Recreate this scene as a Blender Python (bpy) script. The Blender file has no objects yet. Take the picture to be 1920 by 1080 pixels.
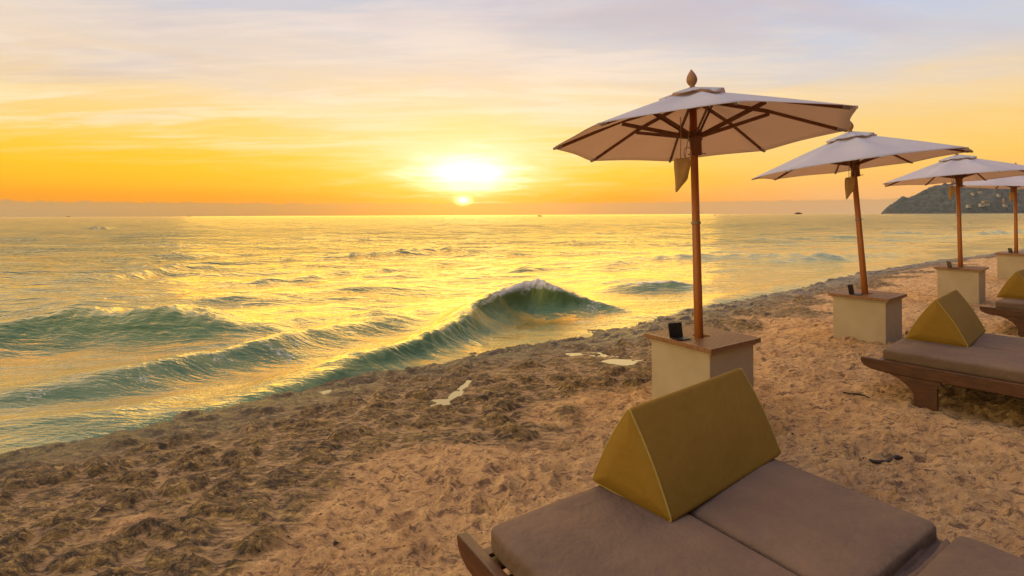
import bpy, bmesh, math, random
import numpy as np
from mathutils import Vector, Matrix
R = math.radians
random.seed(7)
S = bpy.context.scene
COL = S.collection

# ------------------------------------------------------------------ camera
F = 970.0; HZ = 402.7; ROLL = R(0.25); CAMZ = 1.7
cd = bpy.data.cameras.new('camera')
cam = bpy.data.objects.new('camera', cd); COL.objects.link(cam)
cd.sensor_width = 36; cd.lens = F / 1920 * 36
cd.shift_y = -(540 - HZ) / 1920
cd.clip_start = 0.05; cd.clip_end = 40000
cam.matrix_world = Matrix.Translation((0, 0, CAMZ)) @ Matrix.Rotation(R(90), 4, 'X') @ Matrix.Rotation(-ROLL, 4, 'Z')
S.camera = cam

def at(px, py, z):
    """point of the world at height z seen at a pixel of the 1920 px photograph"""
    x = px - 960; y = HZ - py
    c, s = math.cos(ROLL), math.sin(ROLL)
    xr = x * c + y * s; yr = -x * s + y * c
    d = (z - CAMZ) * F / yr
    return Vector((xr / F * d, d, z))

# ------------------------------------------------------------------ exposure
S.view_settings.view_transform = 'Standard'; S.view_settings.look = 'None'
S.view_settings.exposure = 0; S.view_settings.gamma = 1
S.cycles.max_bounces = 6; S.cycles.diffuse_bounces = 3; S.cycles.transmission_bounces = 4
S.cycles.caustics_reflective = False; S.cycles.caustics_refractive = False
S.cycles.sample_clamp_indirect = 4

def lin(r, g, b, a=1.0):
    f = lambda c: (c / 255 / 12.92) if c / 255 <= 0.04045 else ((c / 255 + 0.055) / 1.055) ** 2.4
    return (f(r), f(g), f(b), a)

# ------------------------------------------------------------------ node helper
class NT:
    def __init__(s, tree): s.t = tree; s.n = tree.nodes; s.l = tree.links
    def new(s, kind, **kw):
        n = s.n.new(kind)
        for k, v in kw.items(): setattr(n, k, v)
        return n
    def put(s, sock, v):
        if isinstance(v, bpy.types.NodeSocket): s.l.new(v, sock)
        elif v is not None:
            try: sock.default_value = v
            except Exception: sock.default_value = (v, v, v)
    def m(s, op, a, b=None, c=None, clamp=False):
        n = s.new('ShaderNodeMath', operation=op); n.use_clamp = clamp
        for i, v in enumerate((a, b, c)):
            if v is not None: s.put(n.inputs[i], v)
        return n.outputs[0]
    def ramp(s, fac, stops, interp='LINEAR'):
        n = s.new('ShaderNodeValToRGB'); r = n.color_ramp; r.interpolation = interp
        while len(r.elements) > 1: r.elements.remove(r.elements[-1])
        r.elements[0].position = stops[0][0]; r.elements[0].color = stops[0][1]
        for p, c in stops[1:]:
            e = r.elements.new(p); e.color = c
        s.put(n.inputs[0], fac); return n.outputs[0]
    def mapr(s, v, a, b, c=0.0, d=1.0, smooth=False):
        n = s.new('ShaderNodeMapRange'); n.clamp = True
        if smooth: n.interpolation_type = 'SMOOTHSTEP'
        for i, x in enumerate((v, a, b, c, d)): s.put(n.inputs[i], x)
        return n.outputs[0]
    def mix(s, f, a, b, mode='MIX'):
        n = s.new('ShaderNodeMix', data_type='RGBA', blend_type=mode)
        s.put(n.inputs[0], f); s.put(n.inputs[6], a); s.put(n.inputs[7], b)
        return n.outputs[2]
    def noise(s, vec, scale, detail=4, rough=0.5, dist=0.0):
        n = s.new('ShaderNodeTexNoise')
        if vec is not None: s.put(n.inputs['Vector'], vec)
        n.inputs['Scale'].default_value = scale; n.inputs['Detail'].default_value = detail
        n.inputs['Roughness'].default_value = rough; n.inputs['Distortion'].default_value = dist
        return n.outputs['Fac']
    def mapping(s, vec, scale=(1, 1, 1), rot=(0, 0, 0), loc=(0, 0, 0)):
        n = s.new('ShaderNodeMapping'); s.put(n.inputs[0], vec)
        n.inputs['Scale'].default_value = scale; n.inputs['Rotation'].default_value = rot
        n.inputs['Location'].default_value = loc
        return n.outputs[0]
    def comb(s, x, y, z):
        n = s.new('ShaderNodeCombineXYZ')
        for i, v in enumerate((x, y, z)): s.put(n.inputs[i], v)
        return n.outputs[0]

# ------------------------------------------------------------------ world: sunrise sky
SUN_AZ = R(-5.4); SUN_EL = R(1.75)
W = bpy.data.worlds.new('World'); S.world = W; W.use_nodes = True
wt = NT(W.node_tree); wt.n.clear()
tc = wt.new('ShaderNodeTexCoord'); sep = wt.new('ShaderNodeSeparateXYZ')
wt.l.new(tc.outputs['Generated'], sep.inputs[0])
dx, dy, dz = sep.outputs
el = wt.m('MULTIPLY', wt.m('ARCSINE', dz), 180 / math.pi)
az = wt.m('MULTIPLY', wt.m('ARCTAN2', dx, dy), 180 / math.pi)      # 0 = straight ahead, + = right
cn_edge = wt.noise(wt.comb(wt.m('MULTIPLY', az, 0.55), 0.0, 3.0), 1.0, 5, 0.6)
wob = wt.noise(wt.comb(wt.m('MULTIPLY', az, 0.05), wt.m('MULTIPLY', el, 0.30), 7.0), 1.0, 4, 0.6)
el2 = wt.m('ADD', el, wt.m('MULTIPLY', wt.m('SUBTRACT', wob, 0.5), wt.mapr(el, 3, 12, 0.6, 7.0)))
e1 = wt.m('DIVIDE', el2, 90.0)
q = lambda e: max(0, min(1, e / 90.0))
left = wt.ramp(e1, [(0, lin(255, 150, 0)), (q(1.9), lin(255, 160, 0)), (q(3.0), lin(255, 182, 0)), (q(4.6), lin(255, 196, 0)),
    (q(6.0), lin(255, 202, 44)), (q(8.2), lin(254, 211, 104)), (q(11.5), lin(249, 216, 162)), (q(16), lin(232, 212, 194)),
    (q(21), lin(204, 202, 210)), (q(27), lin(196, 190, 204)), (q(40), lin(170, 168, 190)), (q(51), (9.5, 6.0, 2.5, 1)), (q(62), (8.5, 5.5, 2.5, 1)), (q(76), (2.0, 1.6, 1.2, 1)), (1, (.9, .9, 1.1, 1))])  # bright warm stops above the view, added to light the sand
right = wt.ramp(e1, [(0, lin(243, 180, 120)), (q(1.9), lin(250, 184, 112)), (q(3.0), lin(254, 188, 100)), (q(5.0), lin(255, 202, 96)),
    (q(8.2), lin(252, 208, 126)), (q(10.5), lin(244, 210, 160)), (q(13.0), lin(222, 208, 196)), (q(16), lin(202, 204, 216)),
    (q(21), lin(188, 197, 224)), (q(27), lin(180, 186, 214)), (q(44), lin(165, 168, 196)), (q(58), (2.4, 1.6, .9, 1)), (1, (1.4, 1.3, 1.45, 1))])
fr = wt.mapr(wt.m('ADD', az, wt.m('MULTIPLY', wt.m('SUBTRACT', wob, 0.5), 30)), 8, 36, 0, 1, True)
col = wt.mix(fr, left, right)
# cirrus streaks, on a plane high above
den = wt.m('ADD', dz, 0.06)
px_ = wt.m('DIVIDE', dx, den); py_ = wt.m('DIVIDE', dy, den)
cvec = wt.mapping(wt.comb(px_, py_, 0.0), (0.5, 1.7, 1), (0, 0, R(58)))
c1 = wt.noise(cvec, 1.15, 7, 0.62, 0.7)
cvec2 = wt.mapping(wt.comb(px_, py_, 2.0), (0.45, 2.2, 1), (0, 0, R(38)))
c2 = wt.noise(cvec2, 1.8, 6, 0.6, 0.4)
cl = wt.mapr(wt.m('ADD', wt.m('MULTIPLY', c1, 0.6), wt.m('MULTIPLY', c2, 0.4)), 0.43, 0.60, 0, 1, True)
clm = wt.m('MULTIPLY', wt.m('MULTIPLY', cl, wt.mapr(el, 4.5, 8, 0, 1)), wt.m('SUBTRACT', 1.0, wt.m('MULTIPLY', fr, 0.8)))
ccol = wt.ramp(e1, [(0, lin(255, 215, 120)), (q(7), lin(255, 232, 172)), (q(13), lin(253, 230, 200)), (q(22), lin(228, 214, 212)), (1, lin(190, 190, 205))])
col = wt.mix(wt.m('MULTIPLY', clm, 0.85), col, ccol)
dk = wt.mapr(wt.noise(wt.mapping(wt.comb(px_, py_, 5.0), (0.45, 1.3, 1), (0, 0, R(60))), 0.9, 5, 0.55, 0.5), 0.5, 0.75, 0, 1, True)
col = wt.mix(wt.m('MULTIPLY', wt.m('MULTIPLY', dk, wt.mapr(el, 7, 13, 0, 1)), 0.70), col, lin(205, 188, 190))
# glow round the sun (the sky itself gives off this light)
def gauss(a0, e0, wa, we, w=None):
    u = wt.m('DIVIDE', wt.m('SUBTRACT', az, a0), wa); v = wt.m('DIVIDE', wt.m('SUBTRACT', el, e0), we)
    d = wt.m('ADD', wt.m('MULTIPLY', u, u), wt.m('MULTIPLY', v, v))
    if w is not None: d = wt.m('MULTIPLY', d, w)
    return wt.m('EXPONENT', wt.m('MULTIPLY', d, -1.0))
wisp = wt.noise(wt.comb(wt.m('MULTIPLY', az, 0.16), wt.m('MULTIPLY', el, 1.3), 1.0), 1.0, 5, 0.65, 0.6)
wf = wt.mapr(wisp, 0.28, 0.72, 2.0, 0.55)
g1 = gauss(-4.7, 4.5, 4.0, 1.55, wt.m('MULTIPLY', wf, 0.85)); g2 = gauss(-5.0, 7.0, 15, 4.2, wf); g3 = gauss(-5.2, 3.2, 3.2, .75, wf)
def addcol(c, f, rgb):
    return wt.mix(f, c, rgb, 'ADD')
col = wt.mix(wt.m('MULTIPLY', g2, 0.75), col, lin(255, 226, 160))
col = wt.mix(wt.m('MINIMUM', wt.m('MULTIPLY', gauss(-4.6, 5.4, 8.0, 2.4, wf), 0.8), 1.0), col, (1.1, 0.93, 0.66, 1))
col = wt.mix(wt.m('MULTIPLY', g1, 0.95), col, (2.0, 1.85, 1.5, 1))
col = wt.mix(wt.m('MINIMUM', wt.m('MULTIPLY', g3, 1.2), 1.0), col, (1.6, 1.35, 0.75, 1))
# haze / low cloud bank on the horizon with a lumpy top
edge = wt.m('ADD', 0.88, wt.m('MULTIPLY', cn_edge, 0.75))
bank = wt.mapr(wt.m('SUBTRACT', el, edge), -0.10, 0.14, 1, 0, True)
bcol = wt.mix(wt.mapr(az, -12, 36, 0, 1), lin(206, 148, 66), lin(212, 170, 126))
bcol = wt.mix(wt.mapr(az, -16, -42, 0, 1), bcol, lin(190, 154, 100))
bcol = wt.mix(wt.mapr(el, 0.1, 1.3, 0.0, 0.35), bcol, lin(214, 156, 86))
col = wt.mix(wt.m('MULTIPLY', bank, 0.93), col, bcol)
# sun disc, half sunk in the bank
disc = gauss(-5.4, 1.62, 0.62, 0.36)
col = addcol(col, disc, (6.0, 4.2, 1.2, 1))
# the sky opposite the sunrise
back = wt.mapr(dy, 0.42, -0.15, 0, 1, True)
bk = wt.ramp(wt.m('DIVIDE', el, 90.0), [(0, lin(100, 82, 66)), (q(12), lin(112, 96, 84)), (q(35), lin(98, 96, 108)), (q(50), lin(125, 128, 152)), (q(62), (.78, .90, 1.35, 1)), (1, (.9, .95, 1.3, 1))])
lo = wt.mix(wt.mapr(dx, 0.1, -0.85, 0, 1, True), lin(66, 48, 32), (2.6, 1.95, .85, 1))
bk = wt.mix(wt.mapr(el, 18, 48, 1, 0, True), bk, lo)
col = wt.mix(back, col, bk)
nis = wt.new('ShaderNodeTexSky', sky_type='NISHITA'); nis.sun_disc = False
nis.sun_elevation = R(3.0); nis.sun_rotation = SUN_AZ; nis.altitude = 0
bg = wt.new('ShaderNodeBackground'); wt.l.new(col, bg.inputs[0]); bg.inputs[1].default_value = 1.0
bg2 = wt.new('ShaderNodeBackground'); wt.l.new(nis.outputs[0], bg2.inputs[0]); bg2.inputs[1].default_value = 0.05; wt.l.new(wt.mix(1.0, nis.outputs[0], (0.3, 0.3, 0.3, 1), 'MULTIPLY'), bg2.inputs[0])
ad = wt.new('ShaderNodeAddShader'); wt.l.new(bg.outputs[0], ad.inputs[0]); wt.l.new(bg2.outputs[0], ad.inputs[1])
wo = wt.new('ShaderNodeOutputWorld'); wt.l.new(ad.outputs[0], wo.inputs[0])

# ------------------------------------------------------------------ sun
sl = bpy.data.lights.new('sun', 'SUN'); sl.energy = 0.95; sl.angle = R(54); sl.color = (1.0, 0.62, 0.06)
sun = bpy.data.objects.new('sun', sl); COL.objects.link(sun)
sd = Vector((math.sin(SUN_AZ) * math.cos(R(6)), math.cos(SUN_AZ) * math.cos(R(6)), math.sin(R(6))))
sun.rotation_euler = sd.to_track_quat('Z', 'Y').to_euler()

# ------------------------------------------------------------------ numpy noise
def _h(ix, iy, seed):
    n = (ix.astype(np.int64) * 374761393 + iy.astype(np.int64) * 668265263 + seed * 982451653) & 0xffffffff
    n = ((n ^ (n >> 13)) * 1274126177) & 0xffffffff
    return ((n ^ (n >> 16)) & 0xffff) / 65536.0
def perlin(x, y, seed=0):
    ix = np.floor(x); iy = np.floor(y); fx = x - ix; fy = y - iy
    u = fx * fx * fx * (fx * (fx * 6 - 15) + 10); v = fy * fy * fy * (fy * (fy * 6 - 15) + 10)
    def g(a, b):
        t = _h(ix + a, iy + b, seed) * 2 * np.pi
        return np.cos(t) * (fx - a) + np.sin(t) * (fy - b)
    return ((g(0, 0) * (1 - u) + g(1, 0) * u) * (1 - v) + (g(0, 1) * (1 - u) + g(1, 1) * u) * v) * 1.5
def fbm(x, y, seed=0, oct=4, gain=0.5):
    r = 0; a = 1
    for i in range(oct):
        r = r + a * perlin(x * 2 ** i + 17 * i, y * 2 ** i - 9 * i, seed + i); a *= gain
    return r
def worley(x, y, seed=0):
    ix = np.floor(x); iy = np.floor(y); f1 = np.full(x.shape, 9.0); f2 = np.full(x.shape, 9.0); idv = np.zeros(x.shape)
    for a in (-1, 0, 1):
        for b in (-1, 0, 1):
            cx = ix + a; cy = iy + b
            ox = cx + 0.1 + 0.8 * _h(cx, cy, seed); oy = cy + 0.1 + 0.8 * _h(cx, cy, seed + 5)
            d = np.hypot(x - ox, y - oy); hid = _h(cx, cy, seed + 9)
            m = d < f1
            f2 = np.where(m, f1, np.minimum(f2, d)); idv = np.where(m, hid, idv); f1 = np.where(m, d, f1)
    return f1, f2, idv
def sstep(a, b, x):
    t = np.clip((x - a) / (b - a), 0, 1); return t * t * (3 - 2 * t)

def polyline(X, Y, pts, vals=None):
    """signed distance to a polyline (positive on its left), and values interpolated along it"""
    best = np.full(X.shape, 1e9); sgn = np.zeros(X.shape); out = [np.zeros(X.shape) for _ in (vals or [])]
    tpos = np.zeros(X.shape); acc = 0
    for i in range(len(pts) - 1):
        ax, ay = pts[i][:2]; bx, by = pts[i + 1][:2]
        ex, ey = bx - ax, by - ay; L2 = ex * ex + ey * ey; L = math.sqrt(L2)
        t = np.clip(((X - ax) * ex + (Y - ay) * ey) / L2, 0, 1)
        qx = X - (ax + t * ex); qy = Y - (ay + t * ey); d = np.hypot(qx, qy)
        m = d < best
        best = np.where(m, d, best); sgn = np.where(m, np.sign(ex * qy - ey * qx), sgn)
        tpos = np.where(m, acc + t * L, tpos)
        for k, v in enumerate(vals or []):
            out[k] = np.where(m, v[i] * (1 - t) + v[i + 1] * t, out[k])
        acc += L
    return best * sgn, tpos, out

def smooth_pts(pts, n=5):
    """Catmull-Rom subdivision"""
    P = [np.array(p, float) for p in pts]; P = [2 * P[0] - P[1]] + P + [2 * P[-1] - P[-2]]; o = []
    for i in range(1, len(P) - 2):
        for k in range(n):
            t = k / n; a, b, c, d = P[i - 1:i + 3]
            o.append(0.5 * ((2 * b) + (-a + c) * t + (2 * a - 5 * b + 4 * c - d) * t * t + (-a + 3 * b - 3 * c + d) * t ** 3))
    o.append(P[-2]); return o

# ------------------------------------------------------------------ mesh / object helpers
def link(name, me, parent=None, mats=(), smooth=False):
    o = bpy.data.objects.new(name, me); COL.objects.link(o)
    for m in mats: me.materials.append(m)
    if smooth: me.polygons.foreach_set('use_smooth', [True] * len(me.polygons))
    if parent: o.parent = parent
    return o
def tag(o, label=None, cat=None, group=None, kind=None):
    if label: o['label'] = label
    if cat: o['category'] = cat
    if group: o['group'] = group
    if kind: o['kind'] = kind
    return o
def empty(name, loc=(0, 0, 0), rz=0):
    o = bpy.data.objects.new(name, None); COL.objects.link(o); o.location = loc
    o.rotation_euler = (0, 0, rz); o.empty_display_size = 0.2; return o
def from_bm(name, bm, mat, parent=None, smooth=False, bevel=0, seg=2, sub=0):
    bmesh.ops.recalc_face_normals(bm, faces=bm.faces)
    me = bpy.data.meshes.new(name); bm.to_mesh(me); bm.free()
    o = link(name, me, parent, [mat], smooth)
    if bevel:
        b = o.modifiers.new('bevel', 'BEVEL'); b.width = bevel; b.segments = seg; b.limit_method = 'ANGLE'
        me.polygons.foreach_set('use_smooth', [True] * len(me.polygons))
        w = o.modifiers.new('wn', 'WEIGHTED_NORMAL'); w.keep_sharp = True
    if sub:
        b = o.modifiers.new('sub', 'SUBSURF'); b.levels = sub; b.render_levels = sub
    return o
def box(bm, x0, x1, y0, y1, z0, z1):
    vs = [bm.verts.new((x, y, z)) for z in (z0, z1) for x, y in ((x0, y0), (x1, y0), (x1, y1), (x0, y1))]
    for f in ((3, 2, 1, 0), (4, 5, 6, 7), (0, 1, 5, 4), (1, 2, 6, 5), (2, 3, 7, 6), (3, 0, 4, 7)): bm.faces.new([vs[i] for i in f])
def prism(bm, prof, a0, a1, axis='x'):
    """extrude a 2D outline (u,v) between a0 and a1 along an axis"""
    f = {'x': lambda u, v, a: (a, u, v), 'y': lambda u, v, a: (u, a, v), 'z': lambda u, v, a: (u, v, a)}[axis]
    A = [bm.verts.new(f(u, v, a0)) for u, v in prof]; B = [bm.verts.new(f(u, v, a1)) for u, v in prof]
    n = len(prof)
    bm.faces.new(A); bm.faces.new(B[::-1])
    for i in range(n): bm.faces.new((A[i], A[(i + 1) % n], B[(i + 1) % n], B[i]))
def tube(bm, pts, rad, n=10, cap=True):
    pts = [Vector(p) for p in pts]
    if not isinstance(rad, (list, tuple)): rad = [rad] * len(pts)
    rings = []; up = Vector((0.13, 0.21, 0.97)).normalized()
    for i, p in enumerate(pts):
        t = (pts[min(i + 1, len(pts) - 1)] - pts[max(i - 1, 0)]).normalized()
        a = t.cross(up)
        if a.length < 0.1: a = t.cross(Vector((1, 0, 0)))
        a.normalize(); b = t.cross(a)
        rings.append([bm.verts.new(p + rad[i] * (math.cos(k * 2 * math.pi / n) * a + math.sin(k * 2 * math.pi / n) * b)) for k in range(n)])
    for i in range(len(rings) - 1):
        for k in range(n): bm.faces.new((rings[i][k], rings[i][(k + 1) % n], rings[i + 1][(k + 1) % n], rings[i + 1][k]))
    if cap: bm.faces.new(rings[0][::-1]); bm.faces.new(rings[-1])
def lathe(bm, prof, n=20):
    rings = [[bm.verts.new((r * math.cos(k * 2 * math.pi / n), r * math.sin(k * 2 * math.pi / n), z)) for k in range(n)] for r, z in prof]
    for i in range(len(rings) - 1):
        for k in range(n): bm.faces.new((rings[i][k], rings[i][(k + 1) % n], rings[i + 1][(k + 1) % n], rings[i + 1][k]))
    bm.faces.new(rings[0][::-1]); bm.faces.new(rings[-1])
def bar(bm, p, q, w, h, up=Vector((0, 0, 1))):
    """square bar from p to q, w wide and h deep"""
    p = Vector(p); q = Vector(q); t = (q - p).normalized(); s = t.cross(up)
    if s.length < 1e-3: s = Vector((1, 0, 0))
    s.normalize(); u = s.cross(t)
    A = [bm.verts.new(p + s * i * w / 2 + u * j * h / 2) for i, j in ((-1, -1), (1, -1), (1, 1), (-1, 1))]
    B = [bm.verts.new(q + s * i * w / 2 + u * j * h / 2) for i, j in ((-1, -1), (1, -1), (1, 1), (-1, 1))]
    bm.faces.new(A[::-1]); bm.faces.new(B)
    for i in range(4): bm.faces.new((A[i], A[(i + 1) % 4], B[(i + 1) % 4], B[i]))
def copy_tree(o, parent=None):
    c = o.copy(); COL.objects.link(c); c.parent = parent
    for ch in list(o.children): copy_tree(ch, c)
    return c
def grid_mesh(name, X, Y, Z, attrs):
    """numpy grid (rows x cols) to a mesh with point attributes"""
    r, c = X.shape; me = bpy.data.meshes.new(name)
    me.vertices.add(r * c); co = np.stack([X, Y, Z], -1).reshape(-1).astype(np.float32)
    me.vertices.foreach_set('co', co)
    i = np.arange(r * c).reshape(r, c)
    qd = np.stack([i[:-1, :-1], i[:-1, 1:], i[1:, 1:], i[1:, :-1]], -1).reshape(-1)
    nf = (r - 1) * (c - 1)
    me.loops.add(nf * 4); me.loops.foreach_set('vertex_index', qd.astype(np.int32))
    me.polygons.add(nf); me.polygons.foreach_set('loop_start', np.arange(0, nf * 4, 4, dtype=np.int32))
    me.polygons.foreach_set('use_smooth', np.ones(nf, dtype=bool))
    me.update(); me.validate()
    for k, v in attrs.items():
        a = me.attributes.new(k, 'FLOAT', 'POINT'); a.data.foreach_set('value', v.reshape(-1).astype(np.float32))
    return me

# ------------------------------------------------------------------ materials
def material(name):
    m = bpy.data.materials.new(name); m.use_nodes = True
    t = NT(m.node_tree); p = t.n['Principled BSDF']; return m, t, p
def bump(t, p, h, strength=0.4, dist=0.01):
    b = t.new('ShaderNodeBump'); t.put(b.inputs['Height'], h); b.inputs['Strength'].default_value = strength
    b.inputs['Distance'].default_value = dist; t.l.new(b.outputs[0], p.inputs['Normal']); return b
def mat_basic(name, c1, c2, scale=6, rough=0.6, bscale=60, bstr=0.2, stretch=(1, 1, 1), bd=0.004, spec=0.4, stain=None):
    m, t, p = material(name)
    co = t.new('ShaderNodeTexCoord').outputs['Object']; v = t.mapping(co, stretch)
    n = t.noise(v, scale, 5, 0.6); col = t.mix(t.mapr(n, 0.3, 0.7), c1, c2)
    if stain:
        s = t.mapr(t.noise(t.mapping(co, (1, 1, 1), loc=(3, 1, 7)), stain[1], 4, 0.65, 0.4), 0.52, 0.72, 0, stain[2])
        col = t.mix(s, col, stain[0])
    t.put(p.inputs['Base Color'], col); p.inputs['Roughness'].default_value = rough
    p.inputs['Specular IOR Level'].default_value = spec
    bump(t, p, t.noise(v, bscale, 4, 0.6), bstr, bd)
    return m, t, p
M = {}
M['pole'] = mat_basic('varnished_pole_wood', (0.40, 0.135, 0.030, 1), (0.26, 0.080, 0.020, 1), 3, 0.38, 40, 0.15, (14, 14, 0.8))[0]
M['rib'] = mat_basic('brown_rib_wood', (0.19, 0.070, 0.028, 1), (0.11, 0.038, 0.016, 1), 5, 0.5, 40, 0.2, (6, 6, 6))[0]
M['finial'] = mat_basic('finial_wood', (0.33, 0.17, 0.08, 1), (0.22, 0.10, 0.045, 1), 12, 0.5, 40, 0.2)[0]
M['slat'] = mat_basic('weathered_slat_wood', (0.30, 0.15, 0.07, 1), (0.17, 0.075, 0.035, 1), 5, 0.42, 50, 0.3, (3, 18, 3))[0]
M['frame'] = mat_basic('dark_frame_wood', (0.105, 0.036, 0.014, 1), (0.040, 0.014, 0.008, 1), 4, 0.42, 30, 0.35, (14, 1.5, 14), stain=((0.15, 0.07, 0.03, 1), 6, 0.4))[0]
M['plaster'] = mat_basic('cream_plaster', (0.45, 0.36, 0.26, 1), (0.37, 0.29, 0.20, 1), 2.2, 0.7, 90, 0.12, stain=((0.36, 0.27, 0.17, 1), 3.5, 0.5))[0]
M['taupe'] = mat_basic('taupe_canvas', (0.160, 0.104, 0.074, 1), (0.105, 0.070, 0.055, 1), 2.5, 0.85, 5.0, 0.6, bd=0.05, spec=0.25, stain=((0.155, 0.105, 0.085, 1), 5, 0.5))[0]
M['olive'] = mat_basic('olive_yellow_canvas', (0.25, 0.142, 0.018, 1), (0.215, 0.12, 0.015, 1), 2.5, 0.8, 3.5, 0.35, bd=0.04, spec=0.25)[0]
M['piping'] = mat_basic('olive_piping', (0.36, 0.26, 0.07, 1), (0.30, 0.21, 0.05, 1), 20, 0.8)[0]
M['black'] = mat_basic('black_leatherette', (0.012, 0.011, 0.014, 1), (0.02, 0.018, 0.02, 1), 20, 0.5)[0]
M['bag'] = mat_basic('beige_bag_cloth', (0.50, 0.33, 0.15, 1), (0.38, 0.25, 0.10, 1), 9, 0.9, 22, 0.5, bd=0.01)[0]
M['cord'] = mat_basic('cord', (0.42, 0.28, 0.15, 1), (0.3, 0.2, 0.1, 1), 30, 0.9)[0]
M['drift'] = mat_basic('driftwood', (0.06, 0.038, 0.026, 1), (0.03, 0.02, 0.016, 1), 20, 0.7, 50, 0.6)[0]
M['metal'] = mat_basic('dull_metal', (0.25, 0.2, 0.15, 1), (0.2, 0.16, 0.12, 1), 20, 0.4)[0]
# canopy canvas: lets some light through
m, t, p = material('offwhite_canopy_canvas'); M['canvas'] = m
co = t.new('ShaderNodeTexCoord').outputs['Object']
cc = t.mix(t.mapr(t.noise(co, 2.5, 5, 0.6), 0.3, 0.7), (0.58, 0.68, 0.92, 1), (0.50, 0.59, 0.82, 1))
t.put(p.inputs['Base Color'], cc); p.inputs['Roughness'].default_value = 0.85; p.inputs['Specular IOR Level'].default_value = 0.2
bump(t, p, t.m('ADD', t.noise(co, 5, 4, 0.6, 0.6), t.m('MULTIPLY', t.noise(co, 180, 2), 0.04)), 0.35, 0.02)
tr = t.new('ShaderNodeBsdfTranslucent'); t.put(tr.inputs[0], (0.92, 0.66, 0.44, 1))
mx = t.new('ShaderNodeMixShader'); mx.inputs[0].default_value = 0.48
out = t.n['Material Output']; t.l.new(p.outputs[0], mx.inputs[1]); t.l.new(tr.outputs[0], mx.inputs[2]); t.l.new(mx.outputs[0], out.inputs[0])

# ------------------------------------------------------------------ shoreline and ground
SEA = -0.35
shore_px = [(-700, 1015), (-300, 925), (0, 853), (200, 812), (400, 765), (620, 715), (760, 690), (870, 668), (1060, 640), (1210, 605), (1330, 575), (1500, 541), (1600, 517), (1750, 491)]
shore = [tuple(at(x, y, SEA))[:2] for x, y in shore_px] + [(26, 27), (60, 50), (160, 110)]
shore = [(-60, -50), (-18, -9.5)] + shore
shore_s = smooth_pts(shore, 4)
GZ = [(-200, -9), (-40, -4), (-10, -1.5), (-3, -.75), (-0.4, -.42), (0, -.36), (0.35, -.29), (1.0, -.22), (2.2, -.10), (3.6, -.01), (5, 0.0), (40, 0.15), (400, 3)]
PUD = [(at(838, 758, -.14), 0.20, 0.13, 0.3), (at(868, 722, -.17), 0.05, 0.30, -0.25), (at(852, 742, -.16), 0.05, 0.2, -0.3), (at(1095, 645, -.16), 0.40, 0.11, 0.5), (at(1140, 657, -.12), 0.46, 0.15, -.2), (at(1178, 672, -.09), 0.36, 0.13, -.2), (at(650, 722, -.25), .6, .07, .62)]
for c, a, b, ang in PUD:
    q0, _, _ = polyline(np.array([c.x]), np.array([c.y]), shore_s)
    c.z = float(np.interp(-q0[0], [g[0] for g in GZ], [g[1] for g in GZ])) + .02
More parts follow.
